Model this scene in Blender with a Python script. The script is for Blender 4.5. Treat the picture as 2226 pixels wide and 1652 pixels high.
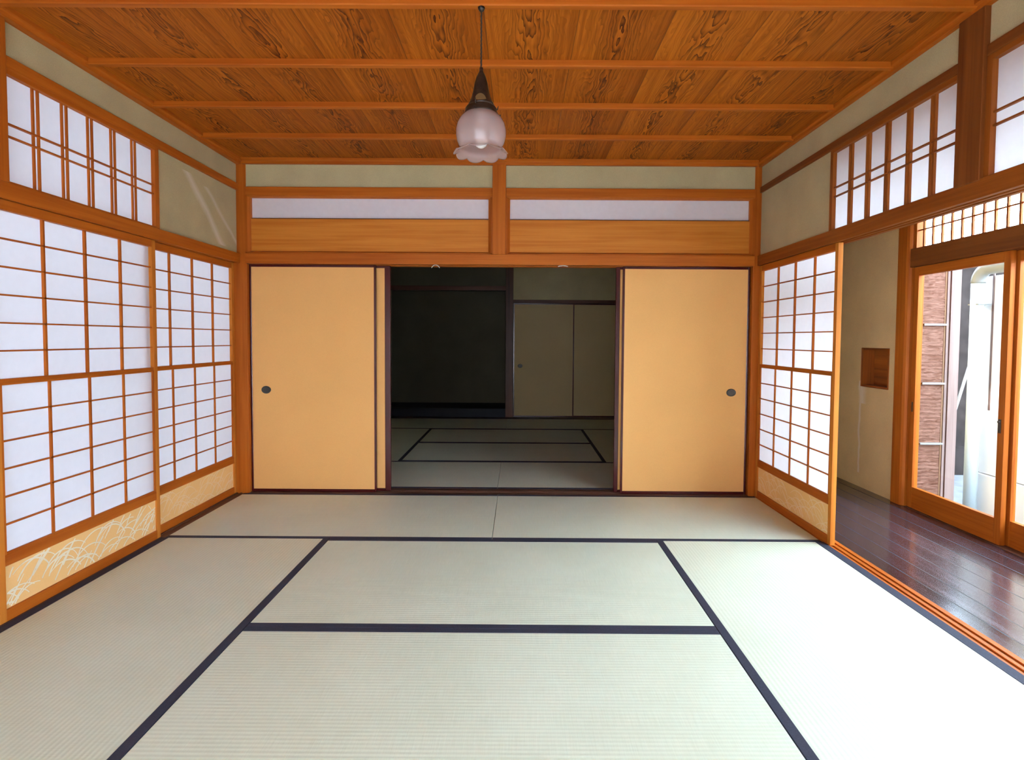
import bpy, bmesh, math, random
from mathutils import Vector, Matrix
random.seed(7)
for _o in list(bpy.data.objects):
    bpy.data.objects.remove(_o)
S = bpy.context.scene
C = S.collection
PI = math.pi

# ------------------------------------------------------------------ camera
IW, IH = 2226, 1652
CAMX, CAMY, CAMZ = 2.0575, -4.1285, 1.1574
YAW, PITCH, ROLL, FPX, PCX, PCY = -0.0021, -0.0402, 0.0061, 1220.49, 11.75, -40.0
cd = bpy.data.cameras.new('camera')
cam = bpy.data.objects.new('camera', cd)
C.objects.link(cam)
fw = Vector((math.sin(YAW)*math.cos(PITCH), math.cos(YAW)*math.cos(PITCH), math.sin(PITCH)))
rt = Vector((math.cos(YAW), -math.sin(YAW), 0))
up = rt.cross(fw)
r2 = rt*math.cos(ROLL) + up*math.sin(ROLL)
u2 = up*math.cos(ROLL) - rt*math.sin(ROLL)
cam.matrix_world = Matrix(((r2.x, u2.x, -fw.x, CAMX), (r2.y, u2.y, -fw.y, CAMY), (r2.z, u2.z, -fw.z, CAMZ), (0, 0, 0, 1)))
cd.sensor_fit = 'HORIZONTAL'
cd.sensor_width = 36.0
cd.lens = 36.0*FPX/IW
cd.shift_x = -PCX/IW
cd.shift_y = PCY/IW
cd.clip_start = 0.05
S.camera = cam

# ------------------------------------------------------------------ view, sky, sun
S.view_settings.view_transform = 'Standard'
S.view_settings.look = 'None'
S.view_settings.exposure = 0.92
S.view_settings.gamma = 1.0
S.view_settings.use_curve_mapping = False
S.cycles.max_bounces = 12
S.cycles.diffuse_bounces = 7
S.cycles.glossy_bounces = 4
S.cycles.transmission_bounces = 8
S.cycles.transparent_max_bounces = 12
S.cycles.caustics_reflective = False
S.cycles.caustics_refractive = False
S.cycles.sample_clamp_indirect = 6.0
S.cycles.use_denoising = True
S.cycles.denoiser = 'OPENIMAGEDENOISE'

SKY = 20.0
w = bpy.data.worlds.new('overcast_sky')
S.world = w
w.use_nodes = True
bg = w.node_tree.nodes['Background']
bg.inputs[0].default_value = (0.74, 0.92, 1.18, 1)
bg.inputs[1].default_value = SKY
sl = bpy.data.lights.new('sun', 'SUN')
sun = bpy.data.objects.new('sun', sl)
C.objects.link(sun)
sl.energy = 8.0
sl.angle = 0.03
sl.color = (1.0, 0.96, 0.9)
sun.rotation_euler = Vector((-0.35, -0.60, 0.72)).to_track_quat('Z', 'Y').to_euler()

# ------------------------------------------------------------------ materials
def newmat(name):
    m = bpy.data.materials.new(name)
    m.use_nodes = True
    nt = m.node_tree
    for n in list(nt.nodes):
        nt.nodes.remove(n)
    out = nt.nodes.new('ShaderNodeOutputMaterial')
    return m, nt, out

def N(nt, t, **kw):
    n = nt.nodes.new(t)
    for k, v in kw.items():
        if k.startswith('i_'):
            n.inputs[k[2:].replace('_', ' ')].default_value = v
        else:
            setattr(n, k, v)
    return n

def math_n(nt, op, a, b=None, c=None):
    n = nt.nodes.new('ShaderNodeMath')
    n.operation = op
    for i, v in enumerate((a, b, c)):
        if v is None:
            continue
        if isinstance(v, (int, float)):
            n.inputs[i].default_value = v
        else:
            nt.links.new(v, n.inputs[i])
    return n.outputs[0]

def ramp(nt, fac, stops):
    r = nt.nodes.new('ShaderNodeValToRGB')
    el = r.color_ramp.elements
    while len(el) < len(stops):
        el.new(0.5)
    for e, (p, c) in zip(el, stops):
        e.position = p
        e.color = (c[0], c[1], c[2], 1)
    nt.links.new(fac, r.inputs[0])
    return r.outputs[0]

def principled(nt, out, col=None, rough=0.5, spec=0.5, bump=None, bstr=0.2, bdist=0.002, **kw):
    p = nt.nodes.new('ShaderNodeBsdfPrincipled')
    if col is not None:
        if isinstance(col, tuple):
            p.inputs['Base Color'].default_value = (*col[:3], 1)
        else:
            nt.links.new(col, p.inputs['Base Color'])
    if isinstance(rough, (int, float)):
        p.inputs['Roughness'].default_value = rough
    else:
        nt.links.new(rough, p.inputs['Roughness'])
    p.inputs['Specular IOR Level'].default_value = spec
    for k, v in kw.items():
        p.inputs[k.replace('_', ' ')].default_value = v
    if bump is not None:
        b = nt.nodes.new('ShaderNodeBump')
        b.inputs['Strength'].default_value = bstr
        b.inputs['Distance'].default_value = bdist
        nt.links.new(bump, b.inputs['Height'])
        nt.links.new(b.outputs[0], p.inputs['Normal'])
    nt.links.new(p.outputs[0], out.inputs[0])
    return p

def flat(name, col, rough=0.5, spec=0.5, noise=0.0, nscale=20, **kw):
    m, nt, out = newmat(name)
    if noise:
        tc = N(nt, 'ShaderNodeTexCoord')
        nz = N(nt, 'ShaderNodeTexNoise')
        nz.inputs['Scale'].default_value = nscale
        nz.inputs['Detail'].default_value = 4
        nt.links.new(tc.outputs['Object'], nz.inputs['Vector'])
        a = tuple(c*(1-noise) for c in col)
        b = tuple(min(1, c*(1+noise)) for c in col)
        c = ramp(nt, nz.outputs[0], [(0.3, a), (0.7, b)])
        principled(nt, out, c, rough, spec, bump=nz.outputs[0], bstr=0.1, **kw)
    else:
        principled(nt, out, col, rough, spec, **kw)
    return m

def wood_set(name, light, dark, rough=0.5, scale=1.0, spec=0.14):
    """three materials, the grain running along X, Y or Z"""
    res = []
    for ax in range(3):
        m, nt, out = newmat(name + '_' + 'xyz'[ax])
        tc = N(nt, 'ShaderNodeTexCoord')
        mp = N(nt, 'ShaderNodeMapping')
        sc = [38*scale]*3
        sc[ax] = 1.1*scale
        mp.inputs['Scale'].default_value = sc
        nt.links.new(tc.outputs['Object'], mp.inputs[0])
        n1 = N(nt, 'ShaderNodeTexNoise')
        n1.inputs['Scale'].default_value = 1.0
        n1.inputs['Detail'].default_value = 5
        n1.inputs['Roughness'].default_value = 0.6
        n1.inputs['Distortion'].default_value = 0.6
        nt.links.new(mp.outputs[0], n1.inputs['Vector'])
        mp2 = N(nt, 'ShaderNodeMapping')
        sc = [5.0]*3
        sc[ax] = 0.7
        mp2.inputs['Scale'].default_value = sc
        nt.links.new(tc.outputs['Object'], mp2.inputs[0])
        n2 = N(nt, 'ShaderNodeTexNoise')
        n2.inputs['Scale'].default_value = 1.0
        n2.inputs['Detail'].default_value = 2
        nt.links.new(mp2.outputs[0], n2.inputs['Vector'])
        f = math_n(nt, 'ADD', math_n(nt, 'MULTIPLY', n1.outputs[0], 0.65), math_n(nt, 'MULTIPLY', n2.outputs[0], 0.35))
        col = ramp(nt, f, [(0.32, dark), (0.62, light)])
        principled(nt, out, col, rough, spec, bump=n1.outputs[0], bstr=0.08)
        res.append(m)
    return res

M = {}
M['wood'] = wood_set('amber_cypress', (0.44, 0.112, 0.010), (0.29, 0.056, 0.004))
M['pale_wood'] = wood_set('pale_cypress', (0.56, 0.195, 0.026), (0.41, 0.112, 0.011))
M['dark_wood'] = wood_set('dark_cypress', (0.22, 0.062, 0.012), (0.12, 0.028, 0.006))  # real dark wood, also the backlit tone of veranda-side post and rails
M['backlit_wood'] = wood_set('amber_cypress_shaded', (0.29, 0.078, 0.010), (0.18, 0.038, 0.005))  # shaded copy of the amber cypress, backlighting put into its colour
M['old_wood'] = wood_set('dark_sill_wood', (0.13, 0.055, 0.03), (0.06, 0.025, 0.015), rough=0.4)
M['grey_wood'] = wood_set('weathered_wood', (0.27, 0.19, 0.16), (0.18, 0.12, 0.10), rough=0.8, spec=0.03)
M['lacquer'] = flat('red_black_lacquer', (0.055, 0.004, 0.004), rough=0.22, spec=0.6)
M['metal_dark'] = flat('bronze_finger_pull', (0.06, 0.055, 0.045), rough=0.4, Metallic=0.6)
M['brass'] = flat('aged_brass', (0.30, 0.24, 0.11), rough=0.42, Metallic=0.8)
M['bronze'] = flat('dark_bronze', (0.035, 0.022, 0.014), rough=0.38, Metallic=0.5, noise=0.3, nscale=60)
M['chrome'] = flat('worn_steel', (0.12, 0.10, 0.08), rough=0.3, Metallic=0.9)
M['white_plastic'] = flat('white_metal', (0.8, 0.8, 0.8), rough=0.4)
M['yard_white'] = flat('grey_white_paint', (0.26, 0.25, 0.24), rough=0.8, spec=0.05)
M['cord'] = flat('brown_cord', (0.03, 0.018, 0.010), rough=0.6)
M['heri'] = flat('navy_border_cloth', (0.020, 0.021, 0.035), rough=0.75, spec=0.35, noise=0.25, nscale=200)
M['white_render'] = flat('white_render', (0.86, 0.87, 0.88), rough=0.9, noise=0.03, nscale=3)
M['side_yard'] = flat('grey_render', (0.33, 0.33, 0.34), rough=0.9)
M['grey_gutter'] = flat('grey_gutter', (0.24, 0.25, 0.245), rough=0.5)
M['pipe'] = flat('pale_blue_white_pipe', (0.70, 0.82, 0.85), rough=0.35)
M['brown_metal'] = flat('brown_flashing', (0.10, 0.05, 0.04), rough=0.5)
M['charcoal'] = flat('charcoal_render', (0.014, 0.011, 0.010), rough=0.9, spec=0.0, noise=0.3, nscale=6)
M['concrete'] = flat('grey_paving', (0.075, 0.075, 0.078), rough=0.9, spec=0.0, noise=0.2, nscale=8)
M['subfloor'] = flat('subfloor', (0.15, 0.11, 0.08), rough=0.9)
M['roof'] = flat('eave_boards', (0.20, 0.11, 0.06), rough=0.8, spec=0.02)
M['black_wood'] = flat('black_lacquered_wood', (0.010, 0.010, 0.014), rough=0.55, spec=0.2)

def plaster(name, col, marks=False):
    m, nt, out = newmat(name)
    tc = N(nt, 'ShaderNodeTexCoord')
    n1 = N(nt, 'ShaderNodeTexNoise')
    n1.inputs['Scale'].default_value = 260
    n1.inputs['Detail'].default_value = 3
    n2 = N(nt, 'ShaderNodeTexNoise')
    n2.inputs['Scale'].default_value = 3.5
    n2.inputs['Detail'].default_value = 3
    nt.links.new(tc.outputs['Object'], n1.inputs['Vector'])
    nt.links.new(tc.outputs['Object'], n2.inputs['Vector'])
    f = math_n(nt, 'ADD', math_n(nt, 'MULTIPLY', n1.outputs[0], 0.5), math_n(nt, 'MULTIPLY', n2.outputs[0], 0.5))
    c = ramp(nt, f, [(0.35, tuple(x*0.86 for x in col)), (0.65, tuple(x*1.08 for x in col))])
    col_out = c
    if marks:
        # pale scuffs running down the plaster: each a line y = a + b*z + wobble, faded at both ends
        sep = N(nt, 'ShaderNodeSeparateXYZ')
        nt.links.new(tc.outputs['Object'], sep.inputs[0])
        tot = None
        for (a, b, wd, z0, z1, amt) in marks:
            wob = math_n(nt, 'MULTIPLY', math_n(nt, 'SUBTRACT', n2.outputs[0], 0.5), 0.10)
            d = math_n(nt, 'SUBTRACT', math_n(nt, 'ADD', sep.outputs[1], wob), math_n(nt, 'ADD', math_n(nt, 'MULTIPLY', sep.outputs[2], b), a))
            k = math_n(nt, 'SUBTRACT', 1.0, math_n(nt, 'DIVIDE', math_n(nt, 'ABSOLUTE', d), wd))
            k = math_n(nt, 'MAXIMUM', k, 0.0)
            inside = math_n(nt, 'MULTIPLY', math_n(nt, 'GREATER_THAN', sep.outputs[2], z0), math_n(nt, 'LESS_THAN', sep.outputs[2], z1))
            k = math_n(nt, 'MULTIPLY', math_n(nt, 'MULTIPLY', k, inside), amt)
            tot = k if tot is None else math_n(nt, 'MAXIMUM', tot, k)
        mix = N(nt, 'ShaderNodeMix', data_type='RGBA')
        nt.links.new(tot, mix.inputs[0])
        nt.links.new(c, mix.inputs[6])
        mix.inputs[7].default_value = (0.78, 0.72, 0.60, 1)
        col_out = mix.outputs[2]
    principled(nt, out, col_out, 0.95, 0.2, bump=n1.outputs[0], bstr=0.25, bdist=0.001)
    return m
M['plaster'] = plaster('sand_plaster', (0.44, 0.36, 0.19))
M['plaster_scuffed'] = plaster('sand_plaster_scuffed', (0.44, 0.36, 0.19),
    marks=[(-1.70, 0.62, 0.020, 1.85, 2.12, 0.45), (-2.85, 1.17, 0.022, 1.80, 2.10, 0.35)] if False else
          [(1.757, -1.07, 0.060, 1.80, 2.19, 0.42), (2.42, -1.30, 0.040, 1.82, 2.15, 0.28)])
M['plaster_hall'] = plaster('veranda_plaster', (0.62, 0.41, 0.185),
    marks=[(0.375, 0.0, 0.018, 0.10, 0.84, 0.5), (0.335, 0.02, 0.06, 0.66, 0.80, 0.5)])
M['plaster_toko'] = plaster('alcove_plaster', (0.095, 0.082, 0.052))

def fusuma_paper(name, col):
    m, nt, out = newmat(name)
    tc = N(nt, 'ShaderNodeTexCoord')
    nz = N(nt, 'ShaderNodeTexNoise')
    nz.inputs['Scale'].default_value = 180
    n2 = N(nt, 'ShaderNodeTexNoise')
    n2.inputs['Scale'].default_value = 2.0
    nt.links.new(tc.outputs['Object'], nz.inputs['Vector'])
    nt.links.new(tc.outputs['Object'], n2.inputs['Vector'])
    f = math_n(nt, 'ADD', math_n(nt, 'MULTIPLY', nz.outputs[0], 0.4), math_n(nt, 'MULTIPLY', n2.outputs[0], 0.6))
    c = ramp(nt, f, [(0.3, tuple(x*0.95 for x in col)), (0.7, tuple(x*1.04 for x in col))])
    principled(nt, out, c, 0.75, 0.25, bump=nz.outputs[0], bstr=0.05)
    return m
M['fusuma'] = fusuma_paper('ochre_paper', (0.71, 0.365, 0.115))
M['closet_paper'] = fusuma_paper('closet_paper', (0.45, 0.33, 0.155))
M['hip'] = fusuma_paper('gold_paper', (0.82, 0.50, 0.19))
M['hip_line'] = flat('pale_mica', (0.88, 0.80, 0.60), rough=0.6)
M['hip_line_faint'] = flat('mica_off_angle', (0.86, 0.62, 0.34), rough=0.6)  # same mica, dulled in colour for the angle of the light

def shoji_paper():
    m, nt, out = newmat('shoji_paper')
    d = N(nt, 'ShaderNodeBsdfDiffuse')
    t = N(nt, 'ShaderNodeBsdfTranslucent')
    d.inputs[0].default_value = (0.80, 0.80, 0.84, 1)
    t.inputs[0].default_value = (0.86, 0.85, 0.90, 1)
    tc = N(nt, 'ShaderNodeTexCoord')
    nz = N(nt, 'ShaderNodeTexNoise')
    nz.inputs['Scale'].default_value = 30
    nz.inputs['Detail'].default_value = 6
    nt.links.new(tc.outputs['Object'], nz.inputs['Vector'])
    c = ramp(nt, nz.outputs[0], [(0.3, (0.72, 0.67, 0.645)), (0.7, (0.76, 0.71, 0.685))])
    nt.links.new(c, t.inputs[0])
    mx = N(nt, 'ShaderNodeMixShader')
    mx.inputs[0].default_value = 0.5
    nt.links.new(d.outputs[0], mx.inputs[1])
    nt.links.new(t.outputs[0], mx.inputs[2])
    nt.links.new(mx.outputs[0], out.inputs[0])
    return m
M['paper'] = shoji_paper()

def glass():
    m, nt, out = newmat('window_glass')
    t = N(nt, 'ShaderNodeBsdfTransparent')
    t.inputs[0].default_value = (0.96, 0.98, 0.975, 1)
    g = N(nt, 'ShaderNodeBsdfGlossy')
    g.inputs['Roughness'].default_value = 0.02
    lw = N(nt, 'ShaderNodeLayerWeight')
    fac = math_n(nt, 'ADD', 0.03, math_n(nt, 'MULTIPLY', math_n(nt, 'POWER', lw.outputs['Facing'], 5.0), 0.9))
    mx = N(nt, 'ShaderNodeMixShader')
    nt.links.new(fac, mx.inputs[0])
    nt.links.new(t.outputs[0], mx.inputs[1])
    nt.links.new(g.outputs[0], mx.inputs[2])
    nt.links.new(mx.outputs[0], out.inputs[0])
    return m
M['glass'] = glass()

def shade_glass():
    m, nt, out = newmat('frosted_pink_glass')
    tr = N(nt, 'ShaderNodeBsdfTransparent')
    tr.inputs[0].default_value = (0.98, 0.93, 0.92, 1)
    tl = N(nt, 'ShaderNodeBsdfTranslucent')
    tl.inputs[0].default_value = (0.80, 0.71, 0.70, 1)
    df = N(nt, 'ShaderNodeBsdfDiffuse')
    df.inputs[0].default_value = (0.80, 0.71, 0.70, 1)
    gl = N(nt, 'ShaderNodeBsdfGlossy')
    gl.inputs['Roughness'].default_value = 0.07
    tc = N(nt, 'ShaderNodeTexCoord')
    vo = N(nt, 'ShaderNodeTexVoronoi')
    vo.inputs['Scale'].default_value = 260
    nt.links.new(tc.outputs['Object'], vo.inputs['Vector'])
    bp = N(nt, 'ShaderNodeBump')
    bp.inputs['Strength'].default_value = 0.25
    bp.inputs['Distance'].default_value = 0.001
    nt.links.new(vo.outputs[0], bp.inputs['Height'])
    nt.links.new(bp.outputs[0], df.inputs['Normal'])
    nt.links.new(bp.outputs[0], gl.inputs['Normal'])
    a = N(nt, 'ShaderNodeMixShader')
    a.inputs[0].default_value = 0.5
    nt.links.new(tl.outputs[0], a.inputs[1])
    nt.links.new(df.outputs[0], a.inputs[2])
    b = N(nt, 'ShaderNodeMixShader')
    b.inputs[0].default_value = 0.42
    nt.links.new(tr.outputs[0], b.inputs[1])
    nt.links.new(a.outputs[0], b.inputs[2])
    lw = N(nt, 'ShaderNodeLayerWeight')
    fac = math_n(nt, 'ADD', 0.04, math_n(nt, 'MULTIPLY', math_n(nt, 'POWER', lw.outputs['Facing'], 4.0), 0.6))
    c = N(nt, 'ShaderNodeMixShader')
    nt.links.new(fac, c.inputs[0])
    nt.links.new(b.outputs[0], c.inputs[1])
    nt.links.new(gl.outputs[0], c.inputs[2])
    nt.links.new(c.outputs[0], out.inputs[0])
    return m
M['shade'] = shade_glass()
M['bulb'] = flat('white_bulb_glass', (0.92, 0.92, 0.90), rough=0.2)

def tatami():
    """rush matting: local Y runs along the mat, the rush stems lie across it (local X)"""
    m, nt, out = newmat('rush_matting')
    tc = N(nt, 'ShaderNodeTexCoord')
    sep = N(nt, 'ShaderNodeSeparateXYZ')
    nt.links.new(tc.outputs['Object'], sep.inputs[0])
    ph = math_n(nt, 'MULTIPLY', sep.outputs[0], 2*PI/0.0168)
    rib = math_n(nt, 'ADD', math_n(nt, 'MULTIPLY', math_n(nt, 'SINE', ph), 0.5), 0.5)
    mp = N(nt, 'ShaderNodeMapping')
    mp.inputs['Scale'].default_value = (9, 420, 1)
    nt.links.new(tc.outputs['Object'], mp.inputs[0])
    st = N(nt, 'ShaderNodeTexNoise')
    st.inputs['Scale'].default_value = 1.0
    st.inputs['Detail'].default_value = 3
    nt.links.new(mp.outputs[0], st.inputs['Vector'])
    big = N(nt, 'ShaderNodeTexNoise')
    big.inputs['Scale'].default_value = 2.2
    big.inputs['Detail'].default_value = 3
    nt.links.new(tc.outputs['Object'], big.inputs['Vector'])
    f = math_n(nt, 'ADD', math_n(nt, 'MULTIPLY', st.outputs[0], 0.45),
               math_n(nt, 'ADD', math_n(nt, 'MULTIPLY', rib, 0.13), math_n(nt, 'MULTIPLY', big.outputs[0], 0.42)))
    col = ramp(nt, f, [(0.35, (0.585, 0.625, 0.455)), (0.65, (0.69, 0.73, 0.56))])
    h = math_n(nt, 'ADD', rib, math_n(nt, 'MULTIPLY', st.outputs[0], 0.5))
    p = principled(nt, out, col, 0.42, 0.85, bump=h, bstr=0.35, bdist=0.0012)
    tg = N(nt, 'ShaderNodeTangent', direction_type='UV_MAP')
    p.inputs['Anisotropic'].default_value = 0.85
    p.inputs['Anisotropic Rotation'].default_value = 0.0
    nt.links.new(tg.outputs[0], p.inputs['Tangent'])
    return m
M['tatami'] = tatami()

def planks():
    m, nt, out = newmat('dark_veranda_planks')
    tc = N(nt, 'ShaderNodeTexCoord')
    sep = N(nt, 'ShaderNodeSeparateXYZ')
    nt.links.new(tc.outputs['Object'], sep.inputs[0])
    u = math_n(nt, 'DIVIDE', sep.outputs[0], 0.118)
    idx = math_n(nt, 'FLOOR', u)
    fr = math_n(nt, 'FRACT', u)
    edge = math_n(nt, 'MINIMUM', fr, math_n(nt, 'SUBTRACT', 1.0, fr))
    groove = math_n(nt, 'LESS_THAN', edge, 0.028)
    mp = N(nt, 'ShaderNodeMapping')
    mp.inputs['Scale'].default_value = (30, 1.2, 30)
    nt.links.new(tc.outputs['Object'], mp.inputs[0])
    off = N(nt, 'ShaderNodeCombineXYZ')
    nt.links.new(math_n(nt, 'MULTIPLY', idx, 7.3), off.inputs[0])
    nt.links.new(math_n(nt, 'MULTIPLY', idx, 3.1), off.inputs[1])
    nt.links.new(off.outputs[0], mp.inputs['Location'])
    nz = N(nt, 'ShaderNodeTexNoise')
    nz.inputs['Scale'].default_value = 1
    nz.inputs['Detail'].default_value = 5
    nz.inputs['Distortion'].default_value = 1.0
    nt.links.new(mp.outputs[0], nz.inputs['Vector'])
    wn = N(nt, 'ShaderNodeTexWhiteNoise', noise_dimensions='1D')
    nt.links.new(idx, wn.inputs['W'])
    f = math_n(nt, 'ADD', math_n(nt, 'MULTIPLY', nz.outputs[0], 0.7), math_n(nt, 'MULTIPLY', wn.outputs[0], 0.3))
    c = ramp(nt, f, [(0.3, (0.020, 0.012, 0.014)), (0.75, (0.070, 0.040, 0.044))])
    mix = N(nt, 'ShaderNodeMix', data_type='RGBA')
    nt.links.new(groove, mix.inputs[0])
    nt.links.new(c, mix.inputs[6])
    mix.inputs[7].default_value = (0.015, 0.01, 0.01, 1)
    h = math_n(nt, 'SUBTRACT', math_n(nt, 'MULTIPLY', nz.outputs[0], 0.15), groove)
    rough = math_n(nt, 'ADD', math_n(nt, 'ADD', 0.10, math_n(nt, 'MULTIPLY', nz.outputs[0], 0.16)), math_n(nt, 'MULTIPLY', groove, 0.5))
    principled(nt, out, mix.outputs[2], rough, 0.6, bump=h, bstr=0.2, bdist=0.002)
    return m
M['planks'] = planks()

def ceiling_mat():
    """wide flat-sawn cedar boards laid along Y, flame figure down the middle of each"""
    m, nt, out = newmat('cedar_ceiling_boards')
    tc = N(nt, 'ShaderNodeTexCoord')
    sep = N(nt, 'ShaderNodeSeparateXYZ')
    nt.links.new(tc.outputs['Object'], sep.inputs[0])
    BW = 0.382
    u = math_n(nt, 'DIVIDE', math_n(nt, 'SUBTRACT', sep.outputs[0], 1.91), BW)
    idx = math_n(nt, 'FLOOR', u)
    fr = math_n(nt, 'FRACT', u)
    c0 = math_n(nt, 'SUBTRACT', fr, 0.5)
    # wobble of the heart of each board
    cmb = N(nt, 'ShaderNodeCombineXYZ')
    nt.links.new(math_n(nt, 'MULTIPLY', idx, 5.37), cmb.inputs[0])
    nt.links.new(math_n(nt, 'MULTIPLY', sep.outputs[1], 1.1), cmb.inputs[1])
    nw = N(nt, 'ShaderNodeTexNoise')
    nw.inputs['Scale'].default_value = 1.0
    nw.inputs['Detail'].default_value = 1
    nt.links.new(cmb.outputs[0], nw.inputs['Vector'])
    cen = math_n(nt, 'ADD', c0, math_n(nt, 'MULTIPLY', math_n(nt, 'SUBTRACT', nw.outputs[0], 0.5), 0.30))
    # ring field
    cmb2 = N(nt, 'ShaderNodeCombineXYZ')
    nt.links.new(math_n(nt, 'ADD', math_n(nt, 'MULTIPLY', fr, 3.2), math_n(nt, 'MULTIPLY', idx, 11.7)), cmb2.inputs[0])
    nt.links.new(math_n(nt, 'MULTIPLY', sep.outputs[1], 2.0), cmb2.inputs[1])
    n1 = N(nt, 'ShaderNodeTexNoise')
    n1.inputs['Scale'].default_value = 1.0
    n1.inputs['Detail'].default_value = 3
    n1.inputs['Roughness'].default_value = 0.5
    nt.links.new(cmb2.outputs[0], n1.inputs['Vector'])
    cmb3 = N(nt, 'ShaderNodeCombineXYZ')
    nt.links.new(math_n(nt, 'ADD', math_n(nt, 'MULTIPLY', fr, 26), math_n(nt, 'MULTIPLY', idx, 31.7)), cmb3.inputs[0])
    nt.links.new(math_n(nt, 'MULTIPLY', sep.outputs[1], 7.0), cmb3.inputs[1])
    n3 = N(nt, 'ShaderNodeTexNoise')
    n3.inputs['Scale'].default_value = 1.0
    n3.inputs['Detail'].default_value = 3
    nt.links.new(cmb3.outputs[0], n3.inputs['Vector'])
    q = math_n(nt, 'SQRT', math_n(nt, 'ADD', math_n(nt, 'MULTIPLY', cen, cen), 0.004))
    field = math_n(nt, 'ADD', math_n(nt, 'MULTIPLY', q, 1.25), math_n(nt, 'MULTIPLY', n1.outputs[0], 0.62))
    field = math_n(nt, 'ADD', field, math_n(nt, 'MULTIPLY', n3.outputs[0], 0.05))
    ring = math_n(nt, 'FRACT', math_n(nt, 'MULTIPLY', field, 19))
    late = math_n(nt, 'POWER', ring, 1.8)        # dark late wood at the end of each ring
    heart = math_n(nt, 'SUBTRACT', 1.0, math_n(nt, 'MINIMUM', math_n(nt, 'MULTIPLY', math_n(nt, 'ABSOLUTE', cen), 3.1), 1.0))
    amt = math_n(nt, 'ADD', 0.28, math_n(nt, 'MULTIPLY', heart, 0.85))
    k = math_n(nt, 'MULTIPLY', late, amt)
    k = math_n(nt, 'MULTIPLY', k, math_n(nt, 'MINIMUM', math_n(nt, 'MULTIPLY', n3.outputs[0], 2.7), 1.0))
    # fibres
    mp = N(nt, 'ShaderNodeMapping')
    mp.inputs['Scale'].default_value = (85, 2.2, 1)
    nt.links.new(tc.outputs['Object'], mp.inputs[0])
    n4 = N(nt, 'ShaderNodeTexNoise')
    n4.inputs['Scale'].default_value = 1
    n4.inputs['Detail'].default_value = 4
    nt.links.new(mp.outputs[0], n4.inputs['Vector'])
    wn = N(nt, 'ShaderNodeTexWhiteNoise', noise_dimensions='1D')
    nt.links.new(idx, wn.inputs['W'])
    base = math_n(nt, 'ADD', math_n(nt, 'MULTIPLY', n4.outputs[0], 0.6), math_n(nt, 'MULTIPLY', wn.outputs[0], 0.13))
    # soft darker sapwood band along one side of each board
    side = math_n(nt, 'MULTIPLY', math_n(nt, 'POWER', fr, 5.0), 0.12)
    base = math_n(nt, 'SUBTRACT', base, side)
    ca = ramp(nt, base, [(0.15, (0.24, 0.050, 0.003)), (0.58, (0.55, 0.150, 0.010))])
    mix = N(nt, 'ShaderNodeMix', data_type='RGBA')
    nt.links.new(k, mix.inputs[0])
    nt.links.new(ca, mix.inputs[6])
    mix.inputs[7].default_value = (0.070, 0.012, 0.003, 1)
    edge = math_n(nt, 'MINIMUM', fr, math_n(nt, 'SUBTRACT', 1.0, fr))
    gr = math_n(nt, 'LESS_THAN', edge, 0.006)
    mix2 = N(nt, 'ShaderNodeMix', data_type='RGBA')
    nt.links.new(math_n(nt, 'MULTIPLY', gr, 0.6), mix2.inputs[0])
    nt.links.new(mix.outputs[2], mix2.inputs[6])
    mix2.inputs[7].default_value = (0.08, 0.02, 0.006, 1)
    principled(nt, out, mix2.outputs[2], 0.6, 0.12, bump=late, bstr=0.06)
    return m
M['ceiling'] = ceiling_mat()

def bark():
    m, nt, out = newmat('wavy_brown_bark')
    tc = N(nt, 'ShaderNodeTexCoord')
    mp = N(nt, 'ShaderNodeMapping')
    mp.inputs['Scale'].default_value = (13, 9, 58)
    nt.links.new(tc.outputs['Object'], mp.inputs[0])
    n1 = N(nt, 'ShaderNodeTexNoise')
    n1.inputs['Scale'].default_value = 1
    n1.inputs['Detail'].default_value = 4
    n1.inputs['Distortion'].default_value = 1.5
    nt.links.new(mp.outputs[0], n1.inputs['Vector'])
    c = ramp(nt, n1.outputs[0], [(0.30, (0.095, 0.038, 0.021)), (0.66, (0.205, 0.105, 0.072))])
    principled(nt, out, c, 0.7, 0.05, bump=n1.outputs[0], bstr=0.5, bdist=0.01)
    return m
M['bark'] = bark()
M['niche_wood'] = wood_set('niche_red_wood', (0.40, 0.105, 0.018), (0.10, 0.018, 0.006), scale=0.35, rough=0.3)

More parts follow.
